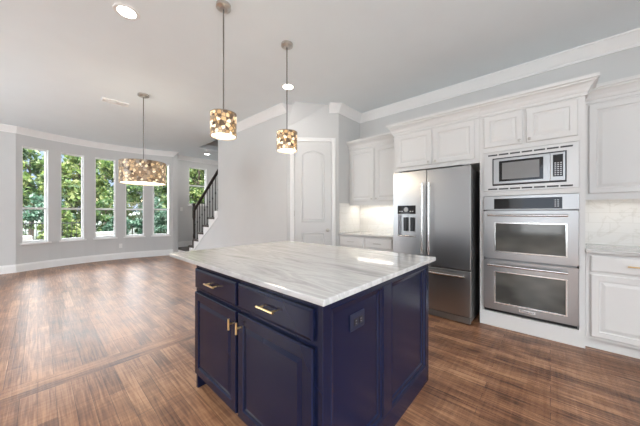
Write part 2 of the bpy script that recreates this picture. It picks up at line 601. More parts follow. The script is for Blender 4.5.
# ------------------------------------------------------------------ trim: crown and baseboards
CROWN = [(0, H - .135), (.012, H - .135), (.014, H - .115), (.030, H - .10), (.055, H - .065), (.082, H - .035), (.092, H - .022), (.105, H - .018), (.105, H - .001), (0, H - .001)]
arc = [bay(-26.5 + 53 * k / 16) for k in range(17)]
t1 = MB().sweep([(-3.2, bl[1])] + arc + [(brr[0], 8.70 - .001)], CROWN, -1)
struct(t1.build('trim_1', M['trim']))
struct(MB().sweep([(brr[0] + .14, 8.70), (4.40, 8.70)], CROWN, -1).build('trim_2', M['trim']))
struct(MB().sweep([(HX, SE + .0), (HX, 3.27)], CROWN, -1).build('trim_3', M['trim']))
dd = Vector((3.40 - HX, 2.65 - 3.26)).normalized()
q = Vector((3.40, 2.65)) - dd * .16
struct(MB().sweep([(q.x, q.y), (3.40, 2.65), (RX, 2.65), (RX, -2.5)], CROWN, -1).build('trim_4', M['trim']))
BASE = [(0, 0), (.018, 0), (.018, .135), (.012, .150), (.008, .172), (0, .172)]
struct(MB().sweep([(-3.2, bl[1])] + arc, BASE, -1).build('baseboard_bay', M['trim']))
struct(MB().sweep([(HX, 7.2), (HX, 3.26)], BASE, -1).build('baseboard_hall', M['trim']))
LB = [(o, z + .18) for o, z in BASE]
struct(MB().sweep([(brr[0] + .14, 8.70), (4.40, 8.70)], LB, -1).build('baseboard_stair', M['trim']))
struct(MB().sweep([(-3.2, 8.4), (-3.2, -2.5)], BASE, 1).build('baseboard_left', M['trim']))
# sloped drywall between the hall-wall crown and the pantry-wall crown
ux = dd
def pw(s, o, z):                            # s along the pantry wall from its hall corner, o out of the wall
    nrm = Vector((-dd.y, dd.x)) * -1
    q = Vector((HX, 3.26)) + dd * s + nrm * o
    return (q.x, q.y, z)
sl = MB()
sl.loops([[pw(.0, .005, 2.70), pw(.24, .004, 2.82), pw(.60, .004, 2.965), pw(.68, .005, H + .01), pw(.22, .13, H + .01), pw(.12, .12, H + .01)],
          [pw(.0, -.02, 2.70), pw(.24, -.02, 2.82), pw(.60, -.02, 2.965), pw(.68, -.02, H + .01), pw(.22, -.02, H + .01), pw(.12, -.02, H + .01)]])
struct(sl.build('trim_5', M['wall']))

# ------------------------------------------------------------------ pantry door
DL, DW, DH = .86, .61, 2.44
s0 = .125
door = root('door_1', pw(s0 + DW / 2, 0, 0), kind='structure')
def pf(a, z, o): return pw(a, o, z)
MB().panel(pf, s0, s0 + DW, .008, DH, [(0, .002), (0, .012), (.003, .014)]).build('door_slab', M['door_white'], door)
c_ = MB()
cw = .075
for (a, b, z0, z1) in ((s0 - cw, s0 - .006, 0, DH + cw), (s0 + DW + .006, s0 + DW + cw, 0, DH + cw), (s0 - .006, s0 + DW + .006, DH + .008, DH + cw)):
    c_.panel(pf, a, b, z0, z1, [(0, .001), (0, .018), (.008, .024), (.022, .020)])
c_.build('door_casing', M['trim'], door)
def raised(name, outline):
    prof = [(0, .0135), (.006, .024), (.016, .026), (.026, .0145), (.034, .0145), (.060, .022)]
    rings = [[pw(a, o, z) for a, z in offset_poly(outline, i)] for i, o in prof]
    return MB().loops(rings).build(name, M['door_white'], door)
a0, a1 = s0 + .105, s0 + DW - .105
raised('lower_panel', [(a0, .24), (a1, .24), (a1, .93), (a0, .93)])
arch = [(a0, 1.10), (a1, 1.10), (a1, 2.20)]
for k in range(1, 12):
    t = math.pi * k / 12
    arch.append(((a0 + a1) / 2 + (a1 - a0) / 2 * math.cos(t), 2.20 + .10 * math.sin(t)))
arch.append((a0, 2.20))
raised('upper_panel', arch)
kc = pw(s0 + DW - .06, 0, .97)
kn = MB()
kn.tube([pw(s0 + DW - .06, .013, .97), pw(s0 + DW - .06, .024, .97)], .030, 20)
kn.tube([pw(s0 + DW - .06, .022, .97), pw(s0 + DW - .06, .050, .97), pw(s0 + DW - .06, .060, .97), pw(s0 + DW - .06, .075, .97), pw(s0 + DW - .06, .084, .97)], [.011, .011, .027, .027, .012], 20)
kn.build('door_knob', M['nickel'], door, True)
for z in (.25, 1.25, 2.25):
    MB().tube([pw(s0 - .003, .016, z - .045), pw(s0 - .003, .016, z + .045)], .006, 8).build('door_hinge', M['nickel'], door)

# ------------------------------------------------------------------ cabinet helpers
T = .02
RAISED = [(0, 0), (0, T - .005), (.005, T), (.052, T), (.057, T - .008), (.066, T - .008), (.090, T - .001), (.094, T - .001)]
FLATD = [(0, 0), (0, T - .006), (.008, T - .001), (.014, T), (.020, T)]
def front(kind, name, f, a0, a1, z0, z1, mat, parent):
    return MB().panel(f, a0, a1, z0, z1, kind).build(name, mat, parent)
def bar_pull(f, ac, zc, length, mat, parent, vertical=False, r=.0055, out=.028):
    m = MB()
    h = length / 2
    if vertical:
        m.tube([f(ac, zc - h, T + out), f(ac, zc + h, T + out)], r, 10)
        for s in (-1, 1): m.tube([f(ac, zc + s * h * .7, T), f(ac, zc + s * h * .7, T + out)], r * .85, 10)
    else:
        m.tube([f(ac - h, zc, T + out), f(ac + h, zc, T + out)], r, 10)
        for s in (-1, 1): m.tube([f(ac + s * h * .72, zc, T), f(ac + s * h * .72, zc, T + out)], r * .85, 10)
    return m.build('bar_pull', mat, parent, True)
def t_knob(f, ac, zc, length, mat, parent, r=.006):
    m = MB()
    m.tube([f(ac, zc - length / 2, T + .026), f(ac, zc + length / 2, T + .026)], r, 10)
    m.tube([f(ac, zc, T), f(ac, zc, T + .026)], r * .9, 10)
    return m.build('knob', mat, parent, True)
def round_knob(f, ac, zc, mat, parent):
    m = MB()
    m.tube([f(ac, zc, T), f(ac, zc, T + .012), f(ac, zc, T + .016), f(ac, zc, T + .026), f(ac, zc, T + .030)], [.006, .006, .014, .014, .007], 14)
    return m.build('knob', mat, parent, True)

# ------------------------------------------------------------------ kitchen island
IX0, IX1, IY0, IY1 = .77, 1.97, .68, 1.90
isl = root('kitchen_island', ((IX0 + IX1) / 2, (IY0 + IY1) / 2, 0), 'navy blue kitchen island cabinet with brass hardware under a pale stone top', 'kitchen island')
b_ = MB()
b_.box(IX0 + .075, IX1 - .001, IY0 + .022, IY1 - .022, .001, .105)          # plinth set back under the doors
b_.box(IX0 + .001, IX1, IY0 + .022, IY1 - .001, .105, .892)
b_.box(IX0, IX0 + .04, IY1 - .022, IY1, .0, .892)                            # side panel foot at the front
b_.box(IX0 + .04, IX1, IY1 - .021, IY1, .0, .105)
b_.build('body', M['navy'], isl)
fy = facing_minus_x(IX0)
# end panelling on the side turned to the kitchen: stiles and rails around two recessed fields
fe = facing_minus_y(IY0 + .022)
ep = MB()
def rail(a0, a1, z0, z1): ep.panel(fe, a0, a1, z0, z1, [(0, 0), (0, .020), (.002, .022)])
rail(IX0, .822, 0, .892); rail(1.275, 1.372, .125, .855); rail(1.915, IX1, 0, .892)
rail(.822, 1.915, .855, .892); rail(.822, 1.915, 0, .125)
ep.build('end_frame', M['navy'], isl)
for a0, a1 in ((.822, 1.275), (1.372, 1.915)):
    MB().panel(fe, a0 - .001, a1 + .001, .124, .856, [(0, .0005), (0, .021), (.004, .0225), (.014, .019), (.020, .010), (.034, .007), (.040, .001)]).build('end_panel', M['navy'], isl)
# outlet in the first field
ox, oz = 1.043, .735
o_ = MB().panel(fe, ox - .060, ox + .060, oz - .039, oz + .039, [(0, .002), (0, .007), (.004, .010)]).build('outlet_plate', M['navy_dark'], isl)
for s in (-1, 1):
    MB().panel(fe, ox + s * .021 - .016, ox + s * .021 + .016, oz - .017, oz + .017, [(0, .009), (0, .0125), (.003, .0135)]).build('receptacle', M['black'], o_)
    mm = MB()
    for dz in (-.006, .006):
        mm.panel(fe, ox + s * .021 - .006, ox + s * .021 + .003, oz + dz - .0012, oz + dz + .0012, [(0, .013), (0, .0142)])
    mm.build('socket_slot', M['key'], o_)
for a0, a1 in ((1.322, 1.882), (.722, 1.300)):
    dr = front(FLATD, 'drawer', fy, a0, a1, .727, .862, M['navy'], isl)
    bar_pull(fy, (a0 + a1) / 2, .795, .132, M['brass'], dr)
for a0, a1, kx in ((1.322, 1.882, 1.322 + .030), (.722, 1.300, 1.300 - .030)):
    dr = front(RAISED, 'door', fy, a0, a1, .118, .697, M['navy'], isl)
    t_knob(fy, kx, .625, .062, M['brass'], dr)

ct = MB().box(.738, 2.037, .648, 2.37, .893, .920, .004, 2)
tag(ct.build('island_countertop', M['marble'], None, False, (1.39, 1.51, .893)), 'pale grey veined stone slab lying on the navy island', 'countertop')

# ------------------------------------------------------------------ refrigerator
FY0, FY1, FX = .651, 1.565, 3.20
fr_ = root('refrigerator', (3.6, (FY0 + FY1) / 2, 0), 'stainless steel french door refrigerator with ice dispenser in the door', 'refrigerator')
MB().box(FX + .075, 3.98, FY0 + .004, FY1 - .004, .03, 1.765, .006).build('body', M['steel_dark'], fr_)
g_ = MB().box(FX + .02, FX + .074, FY0 + .01, FY1 - .01, .012, .085, .004)
g_.build('base_grille', M['steel_dark'], fr_)
for y in (FY0 + .06, FY1 - .06):
    for x in (FX + .15, 3.85):
        MB().tube([(x, y, 0), (x, y, .032)], .02, 10).build('foot', M['black'], fr_)
MB().box(FX + .066, FX + .076, FY0 + .008, FY1 - .008, .09, 1.77).build('door_gasket', M['gasket'], fr_)
mid = 1.127
fx = facing_minus_x(FX)
# left-hand door has a dispenser cavity cut in it
DY0, DY1, DZ0, DZ1 = 1.265, 1.500, .965, 1.235
d1 = MB()
for (y0, y1, z0, z1) in ((mid + .003, DY0, .615, 1.785), (DY1, FY1, .615, 1.785), (DY0, DY1, .615, DZ0), (DY0, DY1, DZ1, 1.785)):
    d1.box(FX, FX + .066, y0, y1, z0, z1)
d1.box(FX + .052, FX + .066, DY0, DY1, DZ0, DZ1)
bmesh.ops.remove_doubles(d1.bm, verts=d1.bm.verts[:], dist=1e-5)
dl = d1.build('door', M['steel'], fr_)
def door_handle(y, z0, z1, par, horiz=None):
    m = MB()
    if horiz:
        m.tube([(FX - .052, horiz[0], z0), (FX - .052, horiz[1], z0)], .0125, 14)
        for yy in (horiz[0] + .03, horiz[1] - .03): m.tube([(FX, yy, z0), (FX - .052, yy, z0)], .011, 12)
    else:
        m.tube([(FX - .052, y, z0), (FX - .052, y, z1)], .0135, 14)
        for zz in (z0 + .03, z1 - .03): m.tube([(FX, y, zz), (FX - .052, y, zz)], .011, 12)
    m.build('handle', M['steel_bar'], par, True)
door_handle(mid + .040, .76, 1.62, dl)
MB().box(FX - .004, FX + .002, DY0 - .002, DY1 + .002, 1.243, 1.352, .003).build('control_panel', M['black_glass'], dl)
for yy in (1.300, 1.330, 1.440, 1.470): MB().box(FX - .006, FX - .0035, yy - .008, yy + .008, 1.27, 1.283).build('key', M['key'], dl)
MB().tube([(FX - .004, 1.385, 1.300), (FX - .010, 1.385, 1.300)], .030, 18).build('dial', M['steel_dark'], dl, True)
MB().box(FX - .006, FX + .03, DY0 - .004, DY1 + .004, DZ0 - .016, DZ0 + .002, .004).build('drip_tray', M['steel_bar'], dl)
pd = MB().box(FX + .020, FX + .045, 1.295, 1.345, 1.02, 1.20, .006); pd.build('dispenser_paddle', M['black'], dl)
pd = MB().box(FX + .020, FX + .045, 1.385, 1.435, 1.02, 1.20, .006); pd.build('dispenser_paddle', M['black'], dl)
d2 = MB().box(FX, FX + .066, FY0, mid - .003, .615, 1.785, .006, 3)
dr2 = d2.build('door', M['steel'], fr_)
door_handle(mid - .040, .76, 1.62, dr2)
fd = MB().box(FX, FX + .066, FY0, FY1, .095, .602, .006, 3).build('freezer_drawer', M['steel'], fr_)
door_handle(0, .548, 0, fd, (FY0 + .05, FY1 - .05))
for y in (FY0 + .05, FY1 - .05):
    MB().box(FX + .01, FX + .09, y - .035, y + .035, 1.787, 1.805, .004).build('hinge_cap', M['steel_dark'], fr_)

# ------------------------------------------------------------------ tall cabinets on the right wall
CX = 3.40                                   # face of the deep cabinets
UX = 3.70                                   # face of the shallow wall cabinets
TOP = 2.50
CCROWN = [(0, TOP - .155), (.014, TOP - .155), (.014, TOP - .128), (.022, TOP - .118), (.030, TOP - .092), (.050, TOP - .062), (.068, TOP - .048), (.070, TOP - .036), (.084, TOP - .030), (.084, TOP), (0, TOP)]
fc = facing_minus_x(CX)
fcab = root('refrigerator_cabinet', (3.72, 1.12, 0), 'white cabinet with two low doors bridging over the stainless refrigerator', 'cabinet')
MB().box(CX, RX - .002, .602, 1.650, 1.835, 2.47).build('body', M['cab'], fcab)
MB().box(CX, RX - .002, 1.612, 1.650, 0, 1.835).build('side_panel', M['cab'], fcab)
for a0, a1, kx in ((1.135, 1.602, 1.165), (.648, 1.108, 1.080)):
    d = front(RAISED, 'door', fc, a0, a1, 1.885, 2.325, M['cab'], fcab)
    round_knob(fc, kx, 1.915, M['nickel'], d)
MB().sweep([(UX - .09, 1.650), (CX, 1.650), (CX, .602)], CCROWN, -1).build('crown_molding', M['cab'], fcab)

OY0_, OY1_ = -.198, .561
oc = root('oven_cabinet', (3.72, .18, 0), 'tall white cabinet tower holding the microwave above the double oven', 'cabinet')
ob = MB()
ob.box(CX, RX - .002, -.240, OY0_ - .002, 0, 1.935); ob.box(CX, RX - .002, OY1_ + .002, .600, 0, 1.935)
ob.box(CX, RX - .002, OY0_ - .002, OY1_ + .002, 0, .158)
ob.box(CX, RX - .002, OY0_ - .002, OY1_ + .002, 1.446, 1.494)
ob.box(CX, RX - .002, -.240, .600, 1.935, 2.47)
ob.box(RX - .02, RX - .002, OY0_ - .002, OY1_ + .002, .158, 1.935)
ob.build('body', M['cab'], oc)
for a0, a1, kx in ((.215, .555, .240), (-.190, .185, .160)):
    d = front(RAISED, 'door', fc, a0, a1, 1.985, 2.325, M['cab'], oc)
    round_knob(fc, kx, 2.015, M['nickel'], d)
MB().sweep([(CX, .600), (CX, -.240), (UX - .09, -.240)], CCROWN, -1).build('crown_molding', M['cab'], oc)

# double oven
ov = root('double_oven', (3.7, .18, .16), 'stainless steel double wall oven built in below the microwave', 'oven')
MB().box(CX + .012, 3.98, OY0_ + .012, OY1_ - .012, .168, 1.436).build('body', M['steel_dark'], ov)
OF = CX - .016
fo = facing_minus_x(OF)
cp = MB().box(OF, CX + .012, OY0_, OY1_, 1.288, 1.442, .004).build('control_panel', M['steel'], ov)
MB().panel(fo, -.085, .462, 1.300, 1.412, [(0, -.002), (0, .003), (.003, .005)]).build('display', M['black_glass'], cp)
for i in range(4):
    for j in range(2):
        MB().panel(fo, -.062 + j * .020, -.050 + j * .020, 1.318 + i * .020, 1.329 + i * .020, [(0, .004), (0, .006)]).build('key', M['key'], cp)
for zi, (z0, z1, wz0, wz1, hz) in enumerate(((.760, 1.278, .835, 1.150, 1.232), (.198, .738, .275, .618, .690))):
    dm = MB()
    W0, W1 = -.115, .455
    dm.box(OF - .012, CX + .010, OY0_ + .002, W0, z0, z1); dm.box(OF - .012, CX + .010, W1, OY1_ - .002, z0, z1)
    dm.box(OF - .012, CX + .010, W0, W1, z0, wz0); dm.box(OF - .012, CX + .010, W0, W1, wz1, z1)
    bmesh.ops.remove_doubles(dm.bm, verts=dm.bm.verts[:], dist=1e-5)
    od = dm.build('oven_door', M['steel'], ov)
    MB().box(OF - .006, CX + .008, W0 + .001, W1 - .001, wz0 + .001, wz1 - .001).build('window_glass', M['oven_glass'], od)
    fm = MB()
    for (a, b, c, e2) in ((W0 - .006, W0 + .008, wz0 - .006, wz1 + .006), (W1 - .008, W1 + .006, wz0 - .006, wz1 + .006), (W0 + .008, W1 - .008, wz0 - .006, wz0 + .008), (W0 + .008, W1 - .008, wz1 - .008, wz1 + .006)):
        fm.box(OF - .016, OF - .005, a, b, c, e2, .002)
    fm.build('window_bezel', M['steel_bar'], od)
    hm = MB()
    hm.tube([(OF - .062, OY0_ + .075, hz), (OF - .062, OY1_ - .045, hz)], .0125, 14)
    for yy in (OY0_ + .11, OY1_ - .08): hm.tube([(OF - .012, yy, hz), (OF - .062, yy, hz)], .011, 12)
    hm.build('handle', M['steel_bar'], od, True)
    if zi == 1:
        bd = MB().box(OF - .016, OF - .011, .113, .243, .222, .250, .002).build('badge', M['steel_bar'], od)
        cu = bpy.data.curves.new('badge_lettering', 'FONT')
        cu.body = 'KitchenAid'; cu.size = .024; cu.align_x = 'CENTER'; cu.align_y = 'CENTER'; cu.extrude = .0008
        cu.materials.append(M['black'])
        tmp = bpy.data.objects.new('lettering', cu)
        to = bpy.data.objects.new('badge_lettering', bpy.data.meshes.new_from_object(tmp))
        bpy.data.objects.remove(tmp)
        COL.objects.link(to); to.parent = od
        to.location = Vector((OF - .0172, .178, .236)) - ORG['double_oven']
        to.rotation_euler = (R(90), 0, R(-90))
MB().box(OF + .004, CX + .012, OY0_ + .01, OY1_ - .01, .170, .192).build('vent_grille', M['gasket'], ov)

# microwave with its trim kit
mw = root('microwave_oven', (3.7, .18, 1.5), 'stainless built-in microwave in a slotted trim kit above the ovens', 'microwave')
MB().box(CX + .012, 3.85, OY0_ + .02, OY1_ - .02, 1.51, 1.91).build('body', M['steel_dark'], mw)
MF = CX - .010
fm_ = facing_minus_x(MF)
tk = MB()
MY0, MY1, MZ0, MZ1 = -.116, .478, 1.556, 1.858
tk.box(MF, CX + .010, OY0_, MY0, 1.496, 1.930); tk.box(MF, CX + .010, MY1, OY1_, 1.496, 1.930)
tk.box(MF, CX + .010, MY0, MY1, 1.496, MZ0); tk.box(MF, CX + .010, MY0, MY1, MZ1, 1.930)
bmesh.ops.remove_doubles(tk.bm, verts=tk.bm.verts[:], dist=1e-5)
tko = tk.build('trim_kit', M['trimkit'], mw)
for zc in (1.520, 1.895):
    v_ = MB()
    for i in range(7):
        a = OY0_ + .040 + i * .0985
        v_.panel(fm_, a, a + .086, zc - .009, zc + .007, [(0, -.001), (0, .0012)])
    v_.build('vent_slots', M['slot'], tko)
MB().panel(fm_, MY0 + .001, MY1 - .001, MZ0 + .001, MZ1 - .001, [(0, -.018), (0, .004), (.002, .005)]).build('surround', M['black'], mw)
mdr = MB().panel(fm_, .005, MY1 - .012, MZ0 + .014, MZ1 - .014, [(0, .004), (0, .020), (.004, .022)]).build('door', M['steel'], mw)
MB().panel(fm_, .052, MY1 - .062, MZ0 + .040, MZ1 - .040, [(0, .018), (0, .023), (.002, .024)]).build('window_surround', M['black_glass'], mdr)
MB().panel(fm_, .082, MY1 - .090, MZ0 + .062, MZ1 - .062, [(0, .022), (0, .0246), (.002, .025)]).build('window_glass', plain('microwave_screen', (.23, .225, .22), .22, var=.1), mdr)
mcp = MB().panel(fm_, MY0 + .012, .001, MZ0 + .014, MZ1 - .014, [(0, .004), (0, .020), (.004, .022)]).build('control_panel', M['steel'], mw)
MB().panel(fm_, MY0 + .026, -.018, MZ0 + .055, MZ1 - .034, [(0, .020), (0, .0235), (.002, .0245)]).build('keypad', M['black_glass'], mcp)
for i in range(7):
    for j in range(3):
        MB().panel(fm_, MY0 + .034 + j * .020, MY0 + .047 + j * .020, MZ0 + .066 + i * .019, MZ0 + .076 + i * .019, [(0, .023), (0, .0256)]).build('key', M['key'], mcp)

# ------------------------------------------------------------------ low and wall cabinets
def base_cabinet(y0, y1, label, drawers, doors, pull, pull_len):
    r = root('base_cabinet', (3.74, (y0 + y1) / 2, 0), label, 'cabinet')
    m = MB().box(CX + .02, RX - .002, y0 + .001, y1 - .001, .10, .888)
    m.box(CX + .085, RX - .002, y0 + .001, y1 - .001, 0, .10)
    m.build('body', M['cab'], r)
    MB().sweep([(CX + .085, y0 + .001), (CX + .085, y1 - .001)], [(0, 0), (.014, 0), (.014, .085), (.004, .098), (0, .098)], 1).build('toe_kick', M['cab'], r)
    f = facing_minus_x(CX + .02)
    for a0, a1 in drawers:
        d = front(FLATD, 'drawer', f, a0, a1, .722, .866, M['cab'], r)
        bar_pull(f, (a0 + a1) / 2, .796, pull_len, pull, d)
    for a0, a1, kx in doors:
        d = front(RAISED, 'door', f, a0, a1, .128, .695, M['cab'], r)
        bar_pull(f, kx, .610, .12, pull, d, True)
    return r
base_cabinet(1.652, 2.648, 'white low cabinet with two drawers between pantry corner and refrigerator', [(1.685, 2.130), (2.165, 2.615)], [(1.685, 2.130, 2.10), (2.165, 2.615, 2.195)], M['nickel'], .13)
base_cabinet(-.860, -.242, 'white low cabinet with brass drawer pull beside the oven tower', [(-.835, -.275)], [(-.835, -.275, -.805)], M['brass'], .13)

def wall_cabinet(y0, y1, label, doors, crown):
    r = root('wall_cabinet', (3.87, (y0 + y1) / 2, 1.42), label, 'cabinet')
    MB().box(UX, RX - .002, y0 + .001, y1 - .001, 1.425, 2.47).build('body', M['cab'], r)
    MB().box(UX - .001, UX + .02, y0 + .001, y1 - .001, 1.388, 1.425).build('light_rail', M['cab'], r)
    f = facing_minus_x(UX)
    for a0, a1, kx in doors:
        d = front(RAISED, 'door', f, a0, a1, 1.450, 2.325, M['cab'], r)
        round_knob(f, kx, 1.490, M['nickel'], d)
    MB().sweep(crown, CCROWN, -1).build('crown_molding', M['cab'], r)
    return r
wall_cabinet(1.652, 2.648, 'white two-door wall cabinet between pantry corner and refrigerator', [(1.672, 2.118, 2.088), (2.142, 2.610, 2.172)], [(UX, 2.648), (UX, 1.652)])
wall_cabinet(-.860, -.242, 'white wall cabinet with one tall door beside the oven tower', [(-.845, -.285, -.815)], [(UX, -.242), (UX, -.860)])

# counters on the low cabinets
tag(MB().box(CX - .018, RX - .001, 1.653, 2.648, .890, .920, .004).build('wall_countertop', M['marble'], None, False, (3.7, 2.15, .89)), 'short pale stone counter between pantry corner and refrigerator', 'countertop')
tag(MB().box(CX - .018, RX - .001, -.875, -.242, .890, .920, .004).build('wall_countertop', M['marble'], None, False, (3.7, -.55, .89)), 'pale stone counter on the low cabinet beside the oven tower', 'countertop')
for o in [x for x in bpy.data.objects if x.name.startswith('wall_countertop')]:
    o.name = o.name.replace('wall_countertop', 'stone_countertop')

# tiled backsplashes
struct(MB().box(RX - .012, RX - .0005, 1.655, 2.638, .9205, 1.424).build('wall_backsplash', M['tile']))
struct(MB().box(RX - .012, RX - .0005, -.86, -.243, .9205, 1.424).build('wall_backsplash', M['tile']))
struct(MB().box(3.42, RX - .013, 2.638, 2.6495, .9205, 1.424).build('wall_backsplash', M['tile_side']))

# lights under the wall cabinets
def strip(y0, y1, label, watts):
    r = root('under_cabinet_light', (3.86, (y0 + y1) / 2, 1.41), label, 'light')
    MB().box(3.83, 3.89, y0, y1, 1.412, 1.4245, .003).build('housing', M['plate'], r)
    MB().box(3.836, 3.884, y0 + .006, y1 - .006, 1.408, 1.4118).build('lens', M['strip_on'], r)
    o = lamp('under_cabinet_glow', 'AREA', (0, 0, -.005), (0, 0, 0), watts, (1, .95, .86), shape='RECTANGLE', size=.05, size_y=(y1 - y0))
    o.parent = r
strip(1.72, 2.58, 'warm strip light under the wall cabinet near the pantry', 1.5)
strip(-.80, -.30, 'warm strip light under the wall cabinet beside the ovens', .3)

# ------------------------------------------------------------------ lamps
def pendant(x, y, zb, zt, rad, label, name, mat, watts, canopy_r, group):
    r = root(name, (x, y, zb), label, 'pendant lamp', group)
    MB().lathe([(canopy_r * .55, -.040), (canopy_r * .62, -.036), (canopy_r, -.026), (canopy_r, -.001)], (x, y, H), 32).build('canopy', M['nickel'], r, True)
    MB().tube([(x, y, zt - .045), (x, y, H - .03)], .006, 10).build('rod', M['rod'], r, True)
    s = MB()
    n = 48
    s.lathe([(rad - .004, zb + .004), (rad, zb + .004), (rad, zt - .004), (rad - .004, zt - .004)], (x, y, 0), n, False, False)
    s.lathe([(rad - .004, zb + .004), (rad - .004, zt - .004)], (x, y, 0), n, False, False)
    so = s.build('lamp_shade', mat, r, True)
    for z in (zb, zt - .006):
        MB().lathe([(rad - .007, z), (rad + .002, z), (rad + .002, z + .006), (rad - .007, z + .006), (rad - .007, z)], (x, y, 0), n, False, False).build('shade_rim', M['shade_rim'], so, True)
    MB().lathe([(rad - .008, zb + .012), (rad - .008, zb + .016)], (x, y, 0), n).build('diffuser', M['diffuser'], r)
    sp_ = MB()
    for k in range(3):
        a = 2 * math.pi * k / 3
        sp_.tube([(x, y, zt - .04), (x + (rad - .004) * math.cos(a), y + (rad - .004) * math.sin(a), zt - .008)], .003, 6)
    sp_.tube([(x, y, zt - .105), (x, y, zt - .03)], .016, 12)
    sp_.build('spider_fitting', M['nickel'], r)
    bz = (zb + zt) / 2
    MB().lathe([(.006, .045), (.014, .04), (.026, .01), (.030, -.012), (.024, -.034), (.008, -.044)], (x, y, bz), 16).build('bulb', M['bulb'], r, True)
    l = lamp('lamp_glow', 'POINT', (0, 0, -.03), (0, 0, 0), watts, (1, .80, .55), shadow_soft_size=rad * .8)
    l.parent = r
pendant(1.087, 2.117, 1.922, 2.122, .108, 'small shell chip drum pendant hanging nearer the blue drawers of the island', 'pendant_lamp', M['shell'], 5, .062, 'shell chip pendants over the island')
pendant(1.793, 2.098, 1.922, 2.122, .109, 'small shell chip drum pendant hanging in front of the white pantry door', 'pendant_lamp', M['shell'], 5, .062, 'shell chip pendants over the island')
pendant(1.086, 4.63, 1.705, 2.030, .300, 'wide shell chip drum chandelier hanging in front of the bay windows', 'drum_chandelier', M['shell_big'], 8, .075, None)

def downlight(x, y, label, watts=5):
    r = root('recessed_light', (x, y, H), label, 'ceiling light', 'recessed ceiling lights')
    MB().lathe([(.070, -.0005), (.070, -.005), (.094, -.007), (.100, -.0005)], (x, y, H), 32, False, False).build('trim_ring', M['plate'], r, True)
    MB().lathe([(.001, -.003), (.070, -.0035), (.070, -.0005), (.001, -.0005)], (x, y, H), 32).build('lens', M['light_on'], r)
    l = lamp('downlight_glow', 'AREA', (0, 0, -.012), (0, 0, 0), watts, (1, .96, .91), shape='DISK', size=.13)
    l.parent = r
downlight(.538, 2.835, 'bright round recessed ceiling light high over the living room floor')
downlight(2.41, 2.797, 'round recessed ceiling light behind the pendant by the pantry', 2)
downlight(3.50, 7.86, 'small round recessed ceiling light near the staircase opening', 5)

# ceiling vent
vr = root('ceiling_vent', (.85, 5.26, H), 'white slotted air vent set into the ceiling near the chandelier', 'vent')
vf = MB()
for (a, b, c, e2) in ((.68, 1.02, 5.185, 5.205), (.68, 1.02, 5.315, 5.335), (.68, .70, 5.205, 5.315), (1.00, 1.02, 5.205, 5.315), (.845, .855, 5.205, 5.315)):
    vf.box(a, b, c, e2, H - .018, H - .0005)
vf.build('vent_frame', M['vent'], vr)
MB().box(.70, 1.00, 5.205, 5.315, H - .003, H - .0006).build('vent_backing', M['slot'], vr)
vs = MB()
for i in range(5):
    vs.box(.70, .845, 5.214 + i * .02, 5.226 + i * .02, H - .010, H - .0035); vs.box(.855, 1.00, 5.214 + i * .02, 5.226 + i * .02, H - .010, H - .0035)
vs.build('vent_louvers', M['vent'], vr)

# outlet and switch on the far walls
pa, pb = Vector(bay(4.4)), Vector(bay(6.3))
dv = (pb - pa).normalized(); nv = Vector((dv.y, -dv.x)); pc = Vector(bay(5.35)) + nv * .003
def wp(a, z, o): 
    q = pc + dv * a + nv * o
    return (q.x, q.y, z)
wr = root('wall_outlet', wp(0, .36, 0), 'white electrical outlet low on the wall between two bay windows', 'outlet')
MB().panel(wp, -.036, .036, .30, .42, [(0, 0), (0, .005), (.003, .007)]).build('cover_plate', M['plate'], wr)
for z in (.335, .385):
    MB().panel(wp, -.016, .016, z - .014, z + .014, [(0, .006), (0, .009), (.003, .0095)]).build('receptacle', M['plate'], wr)
fs = facing_minus_y(8.70)
wr = root('light_switch', (3.06, 8.70, 1.38), 'white light switch plate on the wall beside the small stair window', 'switch')
MB().panel(fs, 3.025, 3.095, 1.32, 1.44, [(0, .0005), (0, .005), (.003, .007)]).build('cover_plate', M['plate'], wr)
MB().panel(fs, 3.045, 3.075, 1.345, 1.415, [(0, .006), (0, .010), (.002, .011)]).build('rocker', M['plate'], wr)

# ------------------------------------------------------------------ staircase
SX0, SX1 = HX + .002, 4.398
st = root('staircase', (3.6, 6.9, 0), 'white staircase with dark wood treads rising behind the grey hall wall', 'staircase')
ld = MB().box(2.846, SX1, 7.42, 8.695, .001, .150); ld.build('landing_base', M['trim'], st)
MB().box(2.846, SX1, 7.40, 8.697, .150, .180, .004).build('landing_tread', M['tread_wood'], st)
NT = 11
RISE, GO = .197, .295
for k in range(NT):
    y1 = 7.33 - k * GO; z = .37 + k * RISE
    yb = y1 - GO
    over = -.03 if yb > SE - .02 else .125
    MB().box(SX0 + over, SX1, max(yb - .005, 3.45), y1 + .028, z - .048, z, .004).build('tread', M['tread_wood'], st)
    MB().box(SX0 + (.004 if yb > SE - .02 else .125), SX1, y1 - .02, y1, z - RISE + (0 if k else .01), z - .048).build('riser', M['trim'], st)
sg = MB()                                   # white stepped skirt on the open side
prof = []
for k in range(6):
    y1 = 7.33 - k * GO; z = .37 + k * RISE
    prof += [(y1 - .001, z - RISE - (.18 if k == 0 else .048)), (y1 - .001, z - .049)]
prof.append((SE + .002, prof[-1][1]))
prof = [p for p in prof if p[0] >= SE]
prof.append((SE + .002, stair_z(SE) - .30))
prof.append((7.31, .10))
sg.loops([[(HX - .012, y, z) for y, z in prof], [(HX - .0005, y, z) for y, z in prof]])
sg.build('stringer', M['trim'], st)
MB().sweep([(HX - .004, 7.31), (HX - .004, SE + .002)], [(0, 0), (.001, 0), (.001, .001), (0, .001)], -1).build('stringer_edge', M['trim'], st)

